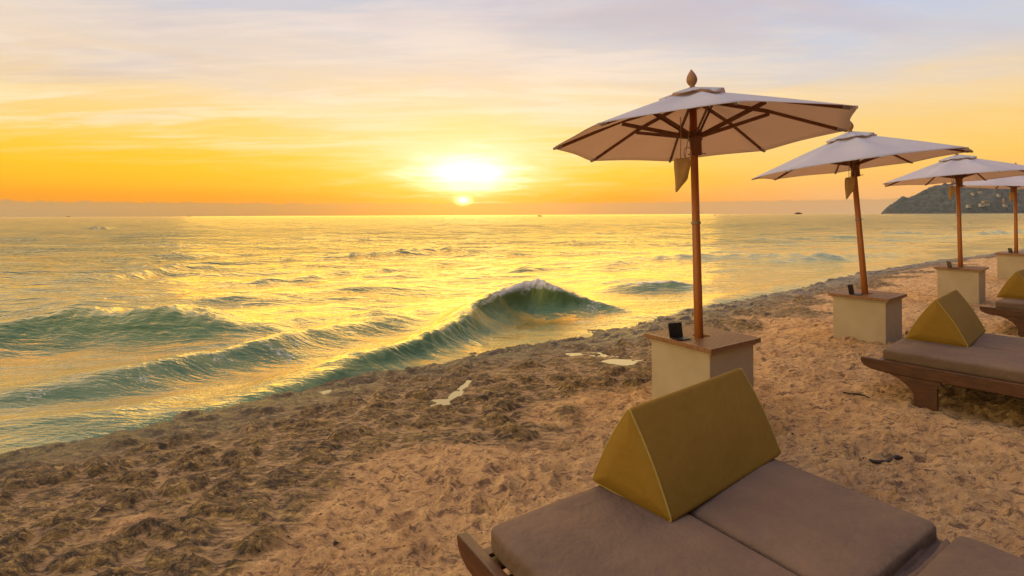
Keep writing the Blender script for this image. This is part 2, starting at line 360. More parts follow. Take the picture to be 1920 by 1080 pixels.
def ground_z(X, Y, fine=True, ret=False):
    sd_, tp, _ = polyline(X, Y, shore_s); s = -sd_                     # inland positive
    s = s + 0.22 * fbm(X * 0.9, Y * 0.9, 3, 3)
    base = np.interp(s, [g[0] for g in GZ], [g[1] for g in GZ])
    lim = np.interp(X, [-3, 1, 5, 12], [3.9, 3.4, 2.5, 2.0])
    wx = X + 0.07 * perlin(X * 3.1, Y * 3.1, 31) + .22 * perlin(X * .9, Y * .9, 34); wy = Y + 0.07 * perlin(X * 3.1, Y * 3.1, 32) + .22 * perlin(X * .9, Y * .9, 35)
    mask = sstep(0.0, 0.9, lim - s + 1.1 * fbm(X * 0.8, Y * 0.8, 11, 4)) * sstep(-1.2, 0.1, s)
    f1, f2, idv = worley(wx * 2.6, wy * 3.3, 1)
    g1_, g2_, id2 = worley(wx * 5.4 + 3, wy * 7.0, 21)
    dome = sstep(0.04, 0.42, f2 - f1 + .13 * fbm(wx * 7, wy * 10, 24, 3)) * np.clip(1.25 - f1, 0, 1) * (0.35 + .65 * sstep(.1, .5, idv))
    dome2 = np.clip(1 - (g1_ / 0.62) ** 2, 0, 1) * sstep(0.0, 0.25, g2_ - g1_)
    rug = fbm(wx * 4.5, wy * 6, 41, 5, 0.62)
    strat = np.abs(perlin(wx * 5 + rug, wy * 17 + 2 * rug, 51))
    lump = dome * (0.030 + 0.034 * idv) + 0.010 * dome2 * (0.3 + dome)
    lump = lump * (0.75 + 0.5 * sstep(-.5, .5, fbm(X * 1.3, Y * 1.3, 77, 2)))
    rel = lump + 0.020 * rug * (0.35 + .9 * dome) - 0.028 * strat * (0.25 + .8 * dome)
    sandn = 0.022 * fbm(X * 2.2, Y * 3.2, 61, 3) + 0.020 * fbm(wx * 6, wy * 13, 62, 5, 0.62) - 0.016 * np.abs(perlin(wx * 4 + rug, wy * 11, 66)) 
    ft1, ft2, fid = worley(X * 3.0 + .3 * perlin(X * 5, Y * 5, 72), Y * 3.6 + .3 * perlin(X * 5, Y * 5, 73), 71)
    foot = -0.030 * np.exp(-(ft1 / 0.26) ** 2) * (fid > 0.45) + 0.018 * np.exp(-((ft1 - 0.38) / 0.10) ** 2) * (fid > 0.45)
    crumb = 0.019 * np.maximum(0, fbm(X * 11, Y * 15, 81, 3, 0.6) - 0.12) * sstep(-.1, .35, fbm(X * 1.5, Y * 1.5, 84, 2))
    z = base + mask * rel * (0.70 + 0.22 * sstep(.3, 1.3, s)) + (1 - mask) * (sandn + foot + crumb * 2.0) + 0.03 * fbm(X * .5, Y * .5, 90, 2) * sstep(0, 2, s)
    pud = np.zeros(X.shape); pn = fbm(X * 5, Y * 7, 95, 4)
    for c, a, b, ang in PUD:
        ca, sa = math.cos(ang), math.sin(ang); ux = ((X - c.x) * ca + (Y - c.y) * sa) / a; uy = (-(X - c.x) * sa + (Y - c.y) * ca) / b
        w = np.clip(np.exp(-(ux * ux + uy * uy) ** 1.2 * 0.9) * (1 + .9 * pn), 0, 1); pud = np.maximum(pud, w)
        z = z * (1 - w * .75) + (c.z - .062) * w * .75
    if ret: return z, s, mask, dome, rel, strat
    return z
def gz(x, y): return float(ground_z(np.array([[float(x)]]), np.array([[float(y)]]))[0, 0])

nr, nc = 820, 1150
rr = np.exp(np.linspace(math.log(0.9), math.log(70), nr)); aa = np.radians(np.linspace(-72, 76, nc))
RR, AA = np.meshgrid(rr, aa, indexing='ij'); GX = RR * np.sin(AA); GY = RR * np.cos(AA)
Z, s_, mk, dm, rl, st = ground_z(GX, GY, ret=True)
me = grid_mesh('beach', GX, GY, Z, {'inland': s_, 'rock': mk, 'dome': dm, 'rel': rl, 'strat': st})
m, t, p = material('sand_and_rock')
at_ = lambda n: (lambda a: a.outputs['Fac'])(t.new('ShaderNodeAttribute', attribute_name=n))
co = t.new('ShaderNodeNewGeometry').outputs['Position']
inl, rock, domea, rela, stra = at_('inland'), at_('rock'), at_('dome'), at_('rel'), at_('strat')
n1 = t.noise(co, 3.0, 6, 0.65, 0.3); n2 = t.noise(t.mapping(co, (1, 1.5, 1)), 14, 6, 0.7, 0.8); n3 = t.noise(co, 90, 3, 0.6)
n5 = t.noise(t.mapping(co, (1, 2.6, 1), (0, 0, R(20)), (3, 9, 0)), 9, 8, 0.78, 1.0)
n4 = t.noise(t.mapping(co, (1, 2.2, 1), (0, 0, R(12))), 7, 7, 0.72, 1.2)
sand = t.mix(t.mapr(n1, 0.35, 0.65), (0.80, 0.50, 0.22, 1), (0.58, 0.34, 0.15, 1))
sand = t.mix(t.mapr(n4, 0.52, 0.60, 0, 0.85), sand, (0.15, 0.082, 0.052, 1))
sand = t.mix(t.mapr(n3, 0.35, 0.7, 0, 0.3), sand, (0.30, 0.17, 0.09, 1))
fleck = t.mapr(t.noise(t.mapping(co, (1, 2.0, 1), (0, 0, R(-20)), (5, 2, 0)), 22, 5, 0.75, 1.5), 0.57, 0.64, 0, 0.85)
sand = t.mix(fleck, sand, (0.085, 0.05, 0.045, 1))
rk = t.mix(t.mapr(n2, 0.38, 0.62), (0.34, 0.21, 0.085, 1), (0.070, 0.045, 0.026, 1))
rk = t.mix(t.mapr(t.noise(co, 6, 5, 0.7, 0.5), 0.45, 0.62, 0, 0.8), rk, (0.27, 0.17, 0.045, 1))
rk = t.mix(t.mapr(stra, 0.0, 0.14, 0.8, 0), rk, (0.04, 0.028, 0.024, 1))
crack = t.mapr(t.m('ADD', domea, t.m('MULTIPLY', t.m('SUBTRACT', n2, 0.5), 0.35)), 0.02, 0.20, 1, 0, True)
crk = t.mapr(n4, 0.40, 0.60, 1.0, 0.5)
rk = t.mix(t.m('MULTIPLY', t.m('MULTIPLY', crack, crk), t.mapr(inl, 0.3, 1.8, 0.15, 0.85)), rk, (0.50, 0.31, 0.16, 1))
rk = t.mix(t.mapr(n5, 0.50, 0.58, 0, 0.9), rk, (0.035, 0.024, 0.020, 1))
rk = t.mix(t.mapr(n5, 0.46, 0.38, 0, 0.85), rk, (0.60, 0.40, 0.15, 1))
c = t.mix(t.mapr(t.m('ADD', rock, t.m('MULTIPLY', t.m('SUBTRACT', n2, 0.5), 0.5)), 0.25, 0.75), sand, rk)
wet = t.mapr(t.m('ADD', inl, t.m('MULTIPLY', t.m('SUBTRACT', n1, 0.5), 1.2)), 0.2, 1.6, 1, 0, True)
c = t.mix(t.m('MULTIPLY', wet, t.mapr(n5, 0.40, 0.56, 0.55, 0.92)), c, (0.040, 0.026, 0.014, 1))
t.put(p.inputs['Base Color'], c)
rgh = t.m('SUBTRACT', t.mapr(n2, 0.3, 0.7, 0.75, 0.95), t.m('MULTIPLY', wet, t.mapr(n2, 0.35, 0.6, 0.72, 0.45)))
t.put(p.inputs['Roughness'], rgh); p.inputs['Specular IOR Level'].default_value = 0.5
bh = t.m('ADD', t.m('MULTIPLY', n3, 0.25), t.m('ADD', n2, t.m('MULTIPLY', t.noise(co, 38, 5, 0.7, 0.5), 0.7)))
bump(t, p, t.m('ADD', bh, n5), 0.95, 0.03)
tag(link('beach', me, None, [m]), kind='structure')
# the same beach continued, coarse, behind the camera and far along the shore, a little lower so it never shows through
xs = np.concatenate([np.linspace(-400, -80, 9), np.linspace(-70, 70, 71), np.linspace(80, 400, 9)])
CX, CY = np.meshgrid(xs, xs, indexing='ij')
sdc, _, _ = polyline(CX, CY, shore_s)
CZ = np.interp(-sdc, [g[0] for g in GZ], [g[1] for g in GZ]) - 0.22
me = grid_mesh('sand_ground', CX, CY, CZ, {'inland': -sdc, 'rock': CX * 0, 'dome': CX * 0, 'rel': CX * 0, 'strat': CX * 0 + 1})
tag(link('sand_ground', me, None, [m]), kind='structure')

# ------------------------------------------------------------------ sea
nr, nc = 1000, 1150
rr = np.exp(np.linspace(math.log(3.2), math.log(8000), nr)); aa = np.radians(np.linspace(-74, 66, nc))
RR, AA = np.meshgrid(rr, aa, indexing='ij'); SX = RR * np.sin(AA); SY = RR * np.cos(AA)
step = RR * (math.log(8000 / 3.2) / nr)
sds, tps, _ = polyline(SX, SY, shore_s); off = np.maximum(sds, 0)         # metres offshore
# ripples, crests lying along a direction that turns with the shore near it
def oct(wl, amp, seed, ang, stretch, sharp=0.5):
    ca, sa = math.cos(ang), math.sin(ang)
    u = (SX * ca + SY * sa) / (wl * stretch); v = (-SX * sa + SY * ca) / wl
    n = perlin(u, v + .25 * perlin(u * .7, v * .3, seed + 3), seed)
    n = (1 - sharp) * n + sharp * (0.35 - np.abs(perlin(u + 5, v + 5, seed + 7)) * 1.6)
    fade = np.clip((wl / step - 1.6) / 2.0, 0, 1)
    return amp * n * fade
H = np.zeros(SX.shape)
near = sstep(0.5, 9, off)
H += near * (oct(60, 0.40, 1, R(6), 3) + oct(26, 0.26, 2, R(10), 3.5) + oct(12, 0.34, 3, R(8), 3.2) + oct(6, 0.28, 4, R(12), 3))
H += (0.22 + 0.78 * near) * (oct(3.0, 0.20, 5, R(14), 3) + oct(1.5, 0.13, 6, R(9), 2.8))
H += (0.30 + 0.70 * sstep(0, 7, off)) * (oct(0.75, 0.075, 7, R(18), 2.6) + oct(0.38, 0.034, 8, R(10), 2.6) + oct(0.19, 0.014, 9, R(25), 2.2))
foam = np.zeros(SX.shape); thin = np.zeros(SX.shape); DX = np.zeros(SX.shape); DY = np.zeros(SX.shape); drag = np.zeros(SX.shape)
def wave(crest, wf, wb, fo=None, curl=0.0, th=1.0, seed=0, rough=0.25, comb=0.0):
    """a wave: crest = list of (px, py, height); wf / wb = how wide its face and its back are"""
    global H, foam, thin, DX, DY
    pts = [tuple(at(x, y, SEA + h))[:2] + (h,) for x, y, h in crest]
    sp = smooth_pts(pts, 5); hs = [max(0, q[2]) for q in sp]
    fo = fo or [0] * len(crest)
    fs = [v[0] for v in smooth_pts([(f,) for f in fo], 5)]
    xs_ = [q[0] for q in sp]; ys_ = [q[1] for q in sp]; mg_ = 4.5 * max(wf, wb) * (.55 + max(hs))
    J = np.nonzero((SX > min(xs_) - mg_) & (SX < max(xs_) + mg_) & (SY > min(ys_) - mg_) & (SY < max(ys_) + mg_))
    if len(J[0]) == 0: return
    X, Y = SX[J], SY[J]
    d, tp, (hh, ff) = polyline(X + .10 * perlin(X * 1.1, Y * 1.1, seed + 60), Y + .10 * perlin(X * 1.1 + 7, Y * 1.1, seed + 61), [q[:2] for q in sp], [hs, fs])
    wF = wf * (0.6 + .35 * hh); wB = wb * (0.55 + hh); Hl = H[J]
    prof = np.where(d > 0, np.exp(-(d / wB) ** 2), np.exp(-(np.abs(d) / wF) ** 1.7))
    hh = hh * (1 + .07 * perlin(tp * 5.0, d * 3, seed + 70) + .05 * perlin(tp * 13.0, d * 6, seed + 71))
    mod = 1 + rough * perlin(tp * 1.3, d * 0.5, seed + 50)
    Hl = Hl * (1 - 0.25 * prof) + hh * prof * mod
    # combed water drawn up the face
    if comb:
        lines = perlin(tp * 7.5 + 2.2 * d, d * .9, seed + 51) + .6 * perlin(tp * 17 + 5 * d, d * 1.6, seed + 52)
        face = np.exp(-((d + wF * 1.2) / (wF * 1.6)) ** 2)
        Hl = Hl + comb * lines * face * np.clip(hh / .2, 0, 1)
    Hl = Hl - (0.05 if comb else 0.16) * hh * np.exp(-((d + wF * 2.2) / (wF * 1.0)) ** 2)      # trough before the wave
    H[J] = Hl
    thin[J] = np.maximum(thin[J], th * np.clip(hh / 0.7, 0, 1) * np.exp(-((d + wF * 0.35) / (wF * 0.9)) ** 2))  # mask for the backlit glow on the upper face
    fo_ = np.maximum(ff * np.exp(-((d + wF * .15) / (0.05 + 0.14 * hh)) ** 2), 0.34 * ff * np.exp(-((d + wF * 1.5) / (wF * 1.2)) ** 2))
    foam[J] = np.maximum(foam[J], fo_)
    if curl:                                                               # the crest leans towards the shore
        sg = curl * hh * prof ** 2; DX[J] += 0.62 * sg; DY[J] += -0.78 * sg
# the breaker, curling up to a peak left of the first parasol
wave([(255, 790, .03), (400, 748, .12), (520, 708, .20), (640, 664, .27), (760, 632, .29), (860, 590, .36), (890, 562, .46), (930, 541, .58), (980, 528, .65), (1030, 533, .60), (1072, 549, .42), (1115, 566, .22), (1180, 582, .06)],
     0.42, 0.6, [0, 0, .1, .25, .3, .25, .35, .55, .65, .6, .35, .2, .2], curl=0.32, th=1.0, seed=1, rough=0.12, comb=.016)
# the green wave behind it on the left
wave([(-260, 655, .12), (-120, 620, .20), (0, 598, .30), (150, 577, .42), (350, 577, .42), (480, 592, .26), (560, 592, .16), (640, 588, .18), (720, 578, .25), (800, 576, .16), (860, 574, .06)],
     0.72, 1.1, [0] * 11, curl=.1, th=.35, seed=2)
# the foam-flecked band between them
wave([(-60, 735, .04), (80, 712, .10), (240, 685, .17), (400, 652, .20), (520, 628, .24), (600, 612, .20), (700, 603, .14), (780, 596, .04)],
     0.50, 0.7, [.05, .1, .25, .28, .2, .2, .1, .05], curl=.05, th=.15, seed=3)
wave([(-80, 800, .04), (60, 780, .07), (200, 770, .08), (320, 745, .05)], .55, .5, [0, .1, .1, 0], seed=4, th=.1)
# right of the peak, low broken wavelets
wave([(1120, 542, .02), (1180, 530, .16), (1260, 527, .20), (1330, 535, .05)], .5, .7, [.2, .6, .7, .1], seed=5, th=.1)
wave([(1170, 600, .03), (1290, 575, .10), (1420, 545, .12), (1540, 520, .10), (1650, 497, .04)], .5, .7, [0, .3, .35, .2, .1], seed=6, th=.1)
# distant swells that show dark against the gold
for k, cr in enumerate([[(560, 482, .1), (680, 476, .35), (850, 466, .4), (930, 470, .05)], [(60, 528, .05), (170, 517, .30), (330, 494, .32), (400, 498, .05)],
        [(640, 512, .03), (760, 507, .22), (790, 506, .2), (850, 505, .02)], [(880, 492, .03), (950, 498, .1), (985, 497, .25), (1040, 499, .03)],
        [(1080, 492, .05), (1230, 483, .3), (1400, 480, .3), (1560, 478, .35), (1680, 472, .2)], [(1380, 492, .03), (1480, 485, .25), (1560, 481, .3), (1640, 484, .1)],
        [(150, 426, .2), (190, 423, .9), (225, 425, .2)], [(1780, 440, .1), (1850, 433, .5), (1990, 428, .6)], [(1640, 437, .1), (1700, 434, .4), (1760, 437, .1)],
        [(430, 520, .04), (560, 514, .2), (700, 500, .22), (800, 494, .05)], [(0, 545, .03), (160, 560, .12), (330, 543, .1), (420, 548, .03)]]):
    wave([(a_, b_, c_ * .5) for a_, b_, c_ in cr], .55 + .02 * (430 / max(8, cr[1][1] - 402)) , 1.6, [0] * len(cr), seed=20 + k, th=.05, rough=.8)
# patches of foam on the water near shore
fp = fbm(SX * 1.6, SY * 2.4, 300, 4, .6)
foam = np.maximum(foam, 0.40 * sstep(.10, .55, fp) * sstep(7.5, 3, off) * sstep(0.2, .8, off))
foam = np.maximum(foam, 0.75 * 0.5 * np.exp(-((sds - 0.03) / 0.05) ** 2) * sstep(-.3, .3, perlin(tps * 1.4, sds, 310)))
# the sheet thins out onto the rocks
H = H * sstep(-0.6, 0.7, sds) + np.where(sds < 0, -0.25 * np.clip(-sds, 0, 3), 0)
fine = 0.0
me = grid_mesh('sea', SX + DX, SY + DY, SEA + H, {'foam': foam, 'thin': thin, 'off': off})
m, t, p = material('sea_water')
co = t.new('ShaderNodeNewGeometry').outputs['Position']
foa, crest_glow, offa = at_('foam'), at_('thin'), at_('off')
vv = t.mapping(co, (0.45, 1.4, 0.7), (0, 0, R(-13)))
w1 = t.noise(vv, 2.2, 6, 0.62, 0.5); w2 = t.noise(vv, 9, 5, 0.65, 0.6); w3 = t.noise(t.mapping(co, (0.35, 1.3, 0), (0, 0, R(-6))), 0.22, 7, 0.66, 0.4)
dist = t.m('DIVIDE', offa, 60.0, clamp=True)
w4 = t.noise(t.mapping(co, (0.28, 1.3, 0), (0, 0, R(-9))), 0.75, 5, 0.62, 0.5)
h0 = t.m('ADD', t.m('MULTIPLY', w1, 0.11), t.m('MULTIPLY', w2, 0.022))
h1 = t.m('MULTIPLY', t.m('MULTIPLY', w4, 0.75), t.mapr(offa, 6, 26, 0, 1))
hgt = t.m('ADD', t.m('ADD', h0, h1), t.m('MULTIPLY', t.m('MULTIPLY', w3, 5.0), dist))
body = t.mix(crest_glow, (0.009, 0.110, 0.075, 1), (0.46, 0.56, 0.12, 1))  # light through the crest painted in as a yellow-green body colour
body = t.mix(t.mapr(offa, 0.2, 9, 0.6, 0), body, (0.025, 0.125, 0.095, 1))
body = t.mix(t.m('MULTIPLY', dist, 0.4), body, (0.022, 0.030, 0.020, 1))
fn = t.noise(t.mapping(co, (0.9, 1.5, 1.0), (0, 0, R(-30))), 13, 7, 0.72, 1.2); fn2 = t.noise(co, 2.2, 4, 0.6)
ff = t.mapr(t.m('ADD', t.m('MULTIPLY', fn, 0.9), t.m('SUBTRACT', foa, 0.82)), 0.0, 0.22, 0, 1, True)
ff = t.m('MULTIPLY', ff, t.mapr(foa, 0.02, 0.25))
c = t.mix(ff, body, (0.72, 0.68, 0.66, 1))
t.put(p.inputs['Base Color'], c); p.inputs['Roughness'].default_value = 0.5; p.inputs['Specular IOR Level'].default_value = 0.15
bn = bump(t, p, hgt, 0.6, 1.0)
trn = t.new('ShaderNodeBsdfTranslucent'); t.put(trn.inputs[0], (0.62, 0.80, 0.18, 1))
mt_ = t.new('ShaderNodeMixShader'); t.put(mt_.inputs[0], t.m('MULTIPLY', t.mapr(crest_glow, 0.15, 0.9, 0, 0.45, True), t.m('SUBTRACT', 1.0, ff)))
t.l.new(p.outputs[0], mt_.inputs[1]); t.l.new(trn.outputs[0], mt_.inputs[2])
gl = t.new('ShaderNodeBsdfGlossy'); t.put(gl.inputs['Color'], (1.0, 0.83, 0.44, 1)); t.put(gl.inputs['Roughness'], t.mapr(dist, 0, 1, 0.06, 0.15))
t.l.new(bn.outputs[0], gl.inputs['Normal'])
lw = t.new('ShaderNodeLayerWeight'); lw.inputs['Blend'].default_value = 0.5; t.l.new(bn.outputs[0], lw.inputs['Normal'])
rf = t.m('ADD', 0.03, t.m('MULTIPLY', t.mapr(lw.outputs['Facing'], 0.47, 0.79, 0, 1, True), 0.92))
rf = t.m('MULTIPLY', rf, t.m('SUBTRACT', 1.0, ff))
ms = t.new('ShaderNodeMixShader'); t.l.new(rf, ms.inputs[0]); t.l.new(mt_.outputs[0], ms.inputs[1]); t.l.new(gl.outputs[0], ms.inputs[2])
t.l.new(ms.outputs[0], t.n['Material Output'].inputs[0])
tag(link('sea', me, None, [m]), kind='structure')

# puddles left on the rocks
m, t, p = material('puddle_water')
t.put(p.inputs['Base Color'], (0.05, 0.04, 0.035, 1)); p.inputs['Roughness'].default_value = 0.05; p.inputs['IOR'].default_value = 1.7
M['puddle'] = m
for c, a, b, ang in PUD:
    bm = bmesh.new(); vs = []
    for k in range(28):
        th = k * 2 * math.pi / 28; r = 1.15 * (1 + 0.1 * math.sin(3 * th + a * 9) + 0.06 * math.sin(7 * th))
        x = a * r * math.cos(th); y = b * r * math.sin(th)
        vs.append(bm.verts.new((c.x + x * math.cos(ang) - y * math.sin(ang), c.y + x * math.sin(ang) + y * math.cos(ang), c.z - 0.042)))
    bm.faces.new(vs)
    o = from_bm('puddle_water', bm, m); tag(o, kind='structure')

# ------------------------------------------------------------------ parasols
RAD = 1.30; RISE = 0.45; NR = 8
def canopy_pt(u, ang, k_in):
    """u = 0..1 from apex to rim; k_in = 0 on a rib .. 1 midway between two ribs"""
    r = RAD * u * (1 - k_in * (1 - math.cos(math.pi / 8)) - 0.008 * k_in * u)
    z = -RISE * (u ** 1.08) - 0.035 * math.sin(math.pi * u) * k_in + 0.010 * u * u * k_in
    return Vector((r * math.cos(ang), r * math.sin(ang), z))
def canopy_bm(u0, u1, dz=0.0, segs=10, wav=0.0, scale=1.0):
    bm = bmesh.new(); sub = 8; rings = []
    for i in range(segs + 1):
        u = u0 + (u1 - u0) * i / segs; ring = []
        for k in range(NR * sub):
            a = k * 2 * math.pi / (NR * sub); f = (k % sub) / sub; kin = 1 - abs(2 * f - 1)
            kin = math.sin(kin * math.pi / 2)
            v = canopy_pt(u, a, kin); v.z += dz + wav * (i / segs) * math.sin(k * 0.9 + 1.3 * math.sin(k * .37))
            ring.append(bm.verts.new(v))
        rings.append(ring)
    n = NR * sub
    for i in range(segs):
        for k in range(n): bm.faces.new((rings[i][k], rings[i + 1][k], rings[i + 1][(k + 1) % n], rings[i][(k + 1) % n]))
    return bm
def make_umbrella(L):
    root = empty('beach_umbrella')
    bm = bmesh.new(); tube(bm, [(0, 0, 0.0), (0, 0, 0.9), (0, 0, 1.0), (0, 0, L - .03)], [0.040, 0.038, 0.037, 0.032], 18)
    from_bm('pole', bm, M['pole'], root, True)
    bm = bmesh.new(); lathe(bm, [(0.0405, -.012), (.0425, -.008), (.0425, .008), (.0405, .012)]); 
    o = from_bm('pole_ring', bm, M['metal'], root, True); o.location = (0, 0, 1.02)
    parts = []
    o = from_bm('canopy', canopy_bm(0.045, 1.0, 0.0, 12), M['canvas'], root, True)
    sm = o.modifiers.new('thick', 'SOLIDIFY'); sm.thickness = 0.004; sm.offset = -1; parts.append(o)
    o = from_bm('vent_cap', canopy_bm(0.03, 0.235, 0.035, 6, 0.009), M['canvas'], root, True)
    sm = o.modifiers.new('thick', 'SOLIDIFY'); sm.thickness = 0.004; sm.offset = -1; parts.append(o)
    bm = bmesh.new(); lathe(bm, [(0.02, 0.0), (0.028, .03), (0.020, .045), (0.034, .06), (.046, .082), (.049, .105), (.042, .135), (.028, .162), (.013, .185), (.003, .2)], 20)
    parts.append(from_bm('finial', bm, M['finial'], root, True))
    bm = bmesh.new(); lathe(bm, [(0.03, -.17), (0.058, -.165), (.058, -.07), (.03, -.06)], 16)
    parts.append(from_bm('top_hub', bm, M['rib'], root, True))
    bm = bmesh.new(); lathe(bm, [(.034, -.60), (.050, -.595), (.052, -.47), (.062, -.46), (.064, -.39), (.05, -.37), (.034, -.365)], 16)
    parts.append(from_bm('runner', bm, M['rib'], root, True))
    bm = bmesh.new(); tube(bm, [(-.075, 0, -.585), (.085, 0, -.585)], .005, 6)
    parts.append(from_bm('locking_pin', bm, M['metal'], root, True))
    for k in range(NR):
        a = k * 2 * math.pi / NR; ca, sa = math.cos(a), math.sin(a)
        P0 = canopy_pt(0.05, a, 0); P1 = canopy_pt(0.5, a, 0); P2 = canopy_pt(0.965, a, 0)
        dn = Vector((0, 0, -0.026))
        bm = bmesh.new()
        bar(bm, P0 + dn + Vector((0, 0, -.05)), P1 + dn, .018, .034); bar(bm, P1 + dn * 1.0, P2 + dn * .72, .018, .028)
        rb = from_bm('rib', bm, M['rib'], root, False, 0.003, 1); parts.append(rb)
        # the sewn pocket the rib end slips into
        bm = bmesh.new(); Q0 = canopy_pt(.93, a, 0); Q1 = canopy_pt(1.0, a, 0)
        bar(bm, Q0 + dn * .8, Q1 + dn * .35, .026, .024); pk = from_bm('rib_pocket', bm, M['canvas'], rb, False, .006, 2)
        bm = bmesh.new(); J = canopy_pt(0.50, a, 0) + Vector((0, 0, -.05))
        off_ = Vector((-sa, ca, 0)) * .014
        for sgn in (-1, 1): bar(bm, Vector((ca * .055, sa * .055, -.425)) + off_ * sgn, J + off_ * sgn, .009, .030)
        parts.append(from_bm('strut', bm, M['rib'], root, False, 0.002, 1))
    return root, parts
UMB = [ # dx, dy, canopy dx, dy, length, phase, base x, y, base z
    (-0.003, 0.053, -0.036, 0.056, 2.234, -0.120, 1.668, 4.630, 0.60),
    (-0.070, 0.025, -0.101, 0.041, 2.204, -0.379, 4.831, 7.086, 0.60),
    (-0.002, 0.030, -0.042, 0.048, 2.179, -0.264, 8.790, 10.144, 0.64),
    (0.010, 0.022, 0.045, -0.050, 2.130, -0.480, 12.94, 13.281, 0.66)]
UL = ['large white parasol on the nearest cream plinth with brown wooden ribs showing underneath',
      'leaning white parasol on the second cream plinth, its pole tilted to the left',
      'white parasol on the third cream plinth, in front of the wooded hill',
      'farthest white parasol, on the plinth cut off by the right edge of the photo']
SINK = 0.5
proto, pparts = make_umbrella(2.2 + SINK)
pnames = [o.name for o in pparts]
def place_umbrella(root, i):
    dx_, dy_, cx_, cy_, L, ph, bx, by, bz = UMB[i]
    d = Vector((dx_, dy_, 1)).normalized(); a = Vector((cx_, cy_, 1)).normalized()
    e1 = Vector((0, 1, 0)).cross(d).normalized(); e2 = d.cross(e1)
    Rm = Matrix((e1, e2, d)).transposed()
    root.rotation_euler = Rm.to_euler(); root.location = Vector((bx, by, bz)) - d * SINK
    # canopy axes in the root's own frame
    f1 = Vector((0, 1, 0)).cross(a).normalized(); f2 = a.cross(f1)
    g1v = f1 * math.cos(ph) + f2 * math.sin(ph); g2v = -f1 * math.sin(ph) + f2 * math.cos(ph)
    Cm = Matrix((g1v, g2v, a)).transposed(); loc = Rm.transposed() @ Cm
    for c in root.children:
        base = c.name.split('.')[0]
        if base in ('pole',):
            c.scale = (1, 1, (L + SINK) / (2.2 + SINK)); continue
        if base == 'pole_ring': c.location.z = 1.02 + SINK; continue
        c.rotation_euler = loc.to_euler(); c.location = (0, 0, L + SINK)
    return root.location + d * (L + SINK), Rm @ loc
copies = [proto] + [copy_tree(proto) for _ in range(3)]
tops = []
for i, o in enumerate(copies):
    tag(o, UL[i], 'parasol', 'white parasols standing in the plinths along the shore')
    tops.append(place_umbrella(o, i))

# ------------------------------------------------------------------ plinths
BANG = math.atan2(.835, .55)                                       # side directions, shared by all
def make_plinth():
    root = empty('umbrella_plinth')
    bm = bmesh.new(); h = .312
    prof = [(-h, -h), (h, -h), (h, h), (-h, h)]
    A = [bm.verts.new((x * 1.0, y * 1.0, -.30)) for x, y in prof]; B = [bm.verts.new((x, y, .535)) for x, y in prof]
    bm.faces.new(A[::-1]); bm.faces.new(B)
    for i in range(4): bm.faces.new((A[i], A[(i + 1) % 4], B[(i + 1) % 4], B[i]))
    from_bm('body', bm, M['plaster'], root, False, .010, 3)
    bm = bmesh.new(); h = .324
    box(bm, -h, h, -h, h, .5355, .5655)
    from_bm('trim_board', bm, M['plaster'], root, False, .003, 2)
    bm = bmesh.new(); h = .334; n = 17; w = 2 * h / n
    for k in range(n):
        x0 = -h + k * w
        # a hole for the pole splits the middle slats
        if abs(x0 + w / 2) < .05:
            box(bm, x0 + .007, x0 + w - .007, -h, -.062, .575, .598); box(bm, x0 + .007, x0 + w - .007, .062, h, .575, .598)
        else: box(bm, x0 + .007, x0 + w - .007, -h, h, .575, .598)
    for y in (-h + .03, 0.12, -.12, h - .03): box(bm, -h + .004, h - .004, y - .022, y + .022, .567, .5745)
    tp_ = from_bm('slatted_top', bm, M['slat'], root, False, .002, 1)
    bm = bmesh.new()
    for a, b, c_, d_ in ((-h - .0, h + .0, -h - .021, -h - .001), (-h - .0, h + .0, h + .001, h + .021)): box(bm, a, b, c_, d_, .560, .600)
    for a, b in ((-h - .021, -h - .001), (h + .001, h + .021)): box(bm, a, b, -h - .021, h + .021, .560, .600)
    from_bm('edge_board', bm, M['slat'], tp_, False, .003, 2)
    return root
PL = ['nearest cream plinth with slatted wooden top, right behind the largest olive bolster',
      'second cream plaster plinth from the camera, holding the leaning parasol',
      'third cream plinth, partly hidden by the bolster tip of the middle lounger',
      'farthest cream plaster plinth, cut off by the right edge of the photo']
plin = make_plinth(); rot = math.atan2(.55, .835)
bx_off = [(.045, .06), (.05, .03), (.03, .02), (.0, .02)]; brot = [0, R(4), R(6), R(6)]; dzp = [0, 0, .04, .06]
pls = [plin] + [copy_tree(plin) for _ in range(3)]
for i, o in enumerate(pls):
    o.location = (UMB[i][6] + bx_off[i][0], UMB[i][7] + bx_off[i][1], dzp[i]); o.rotation_euler = (0, 0, rot + brot[i])
    tag(o, PL[i], 'plinth', 'cream plinths holding the parasols')

# black folding menu stands on the plinths
def make_stand():
    root = empty('menu_stand')
    bm = bmesh.new(); box(bm, -.072, .072, -.004, .004, .006, .125)
    bmesh.ops.rotate(bm, verts=bm.verts, cent=(0, 0, .006), matrix=Matrix.Rotation(R(-10), 3, 'X'))
    from_bm('upright_panel', bm, M['black'], root, False, .0015, 2)
    bm = bmesh.new(); box(bm, -.072, .072, -.115, .002, 0, .006)
    from_bm('base_panel', bm, M['black'], root, False, .0015, 2); return root
SL = ['black folding stand on the slatted top of the nearest plinth', 'small black stand on the top of the second plinth, left of the leaning pole',
      'tiny dark stand on the top of the third plinth', 'tiny dark stand on the top of the farthest plinth by the right edge']
st0 = make_stand(); sts = [st0] + [copy_tree(st0) for _ in range(3)]
spx = [((1268, 632), .02), ((1597, 551), .25), ((1781, 502), .95), ((1895, 474), 1.0)]
for i, o in enumerate(sts):
    o.location = at(spx[i][0][0], spx[i][0][1], .602 + dzp[i]); o.rotation_euler = (0, 0, spx[i][1] + .35)
    tag(o, SL[i], 'menu stand', 'black stands on the plinths')

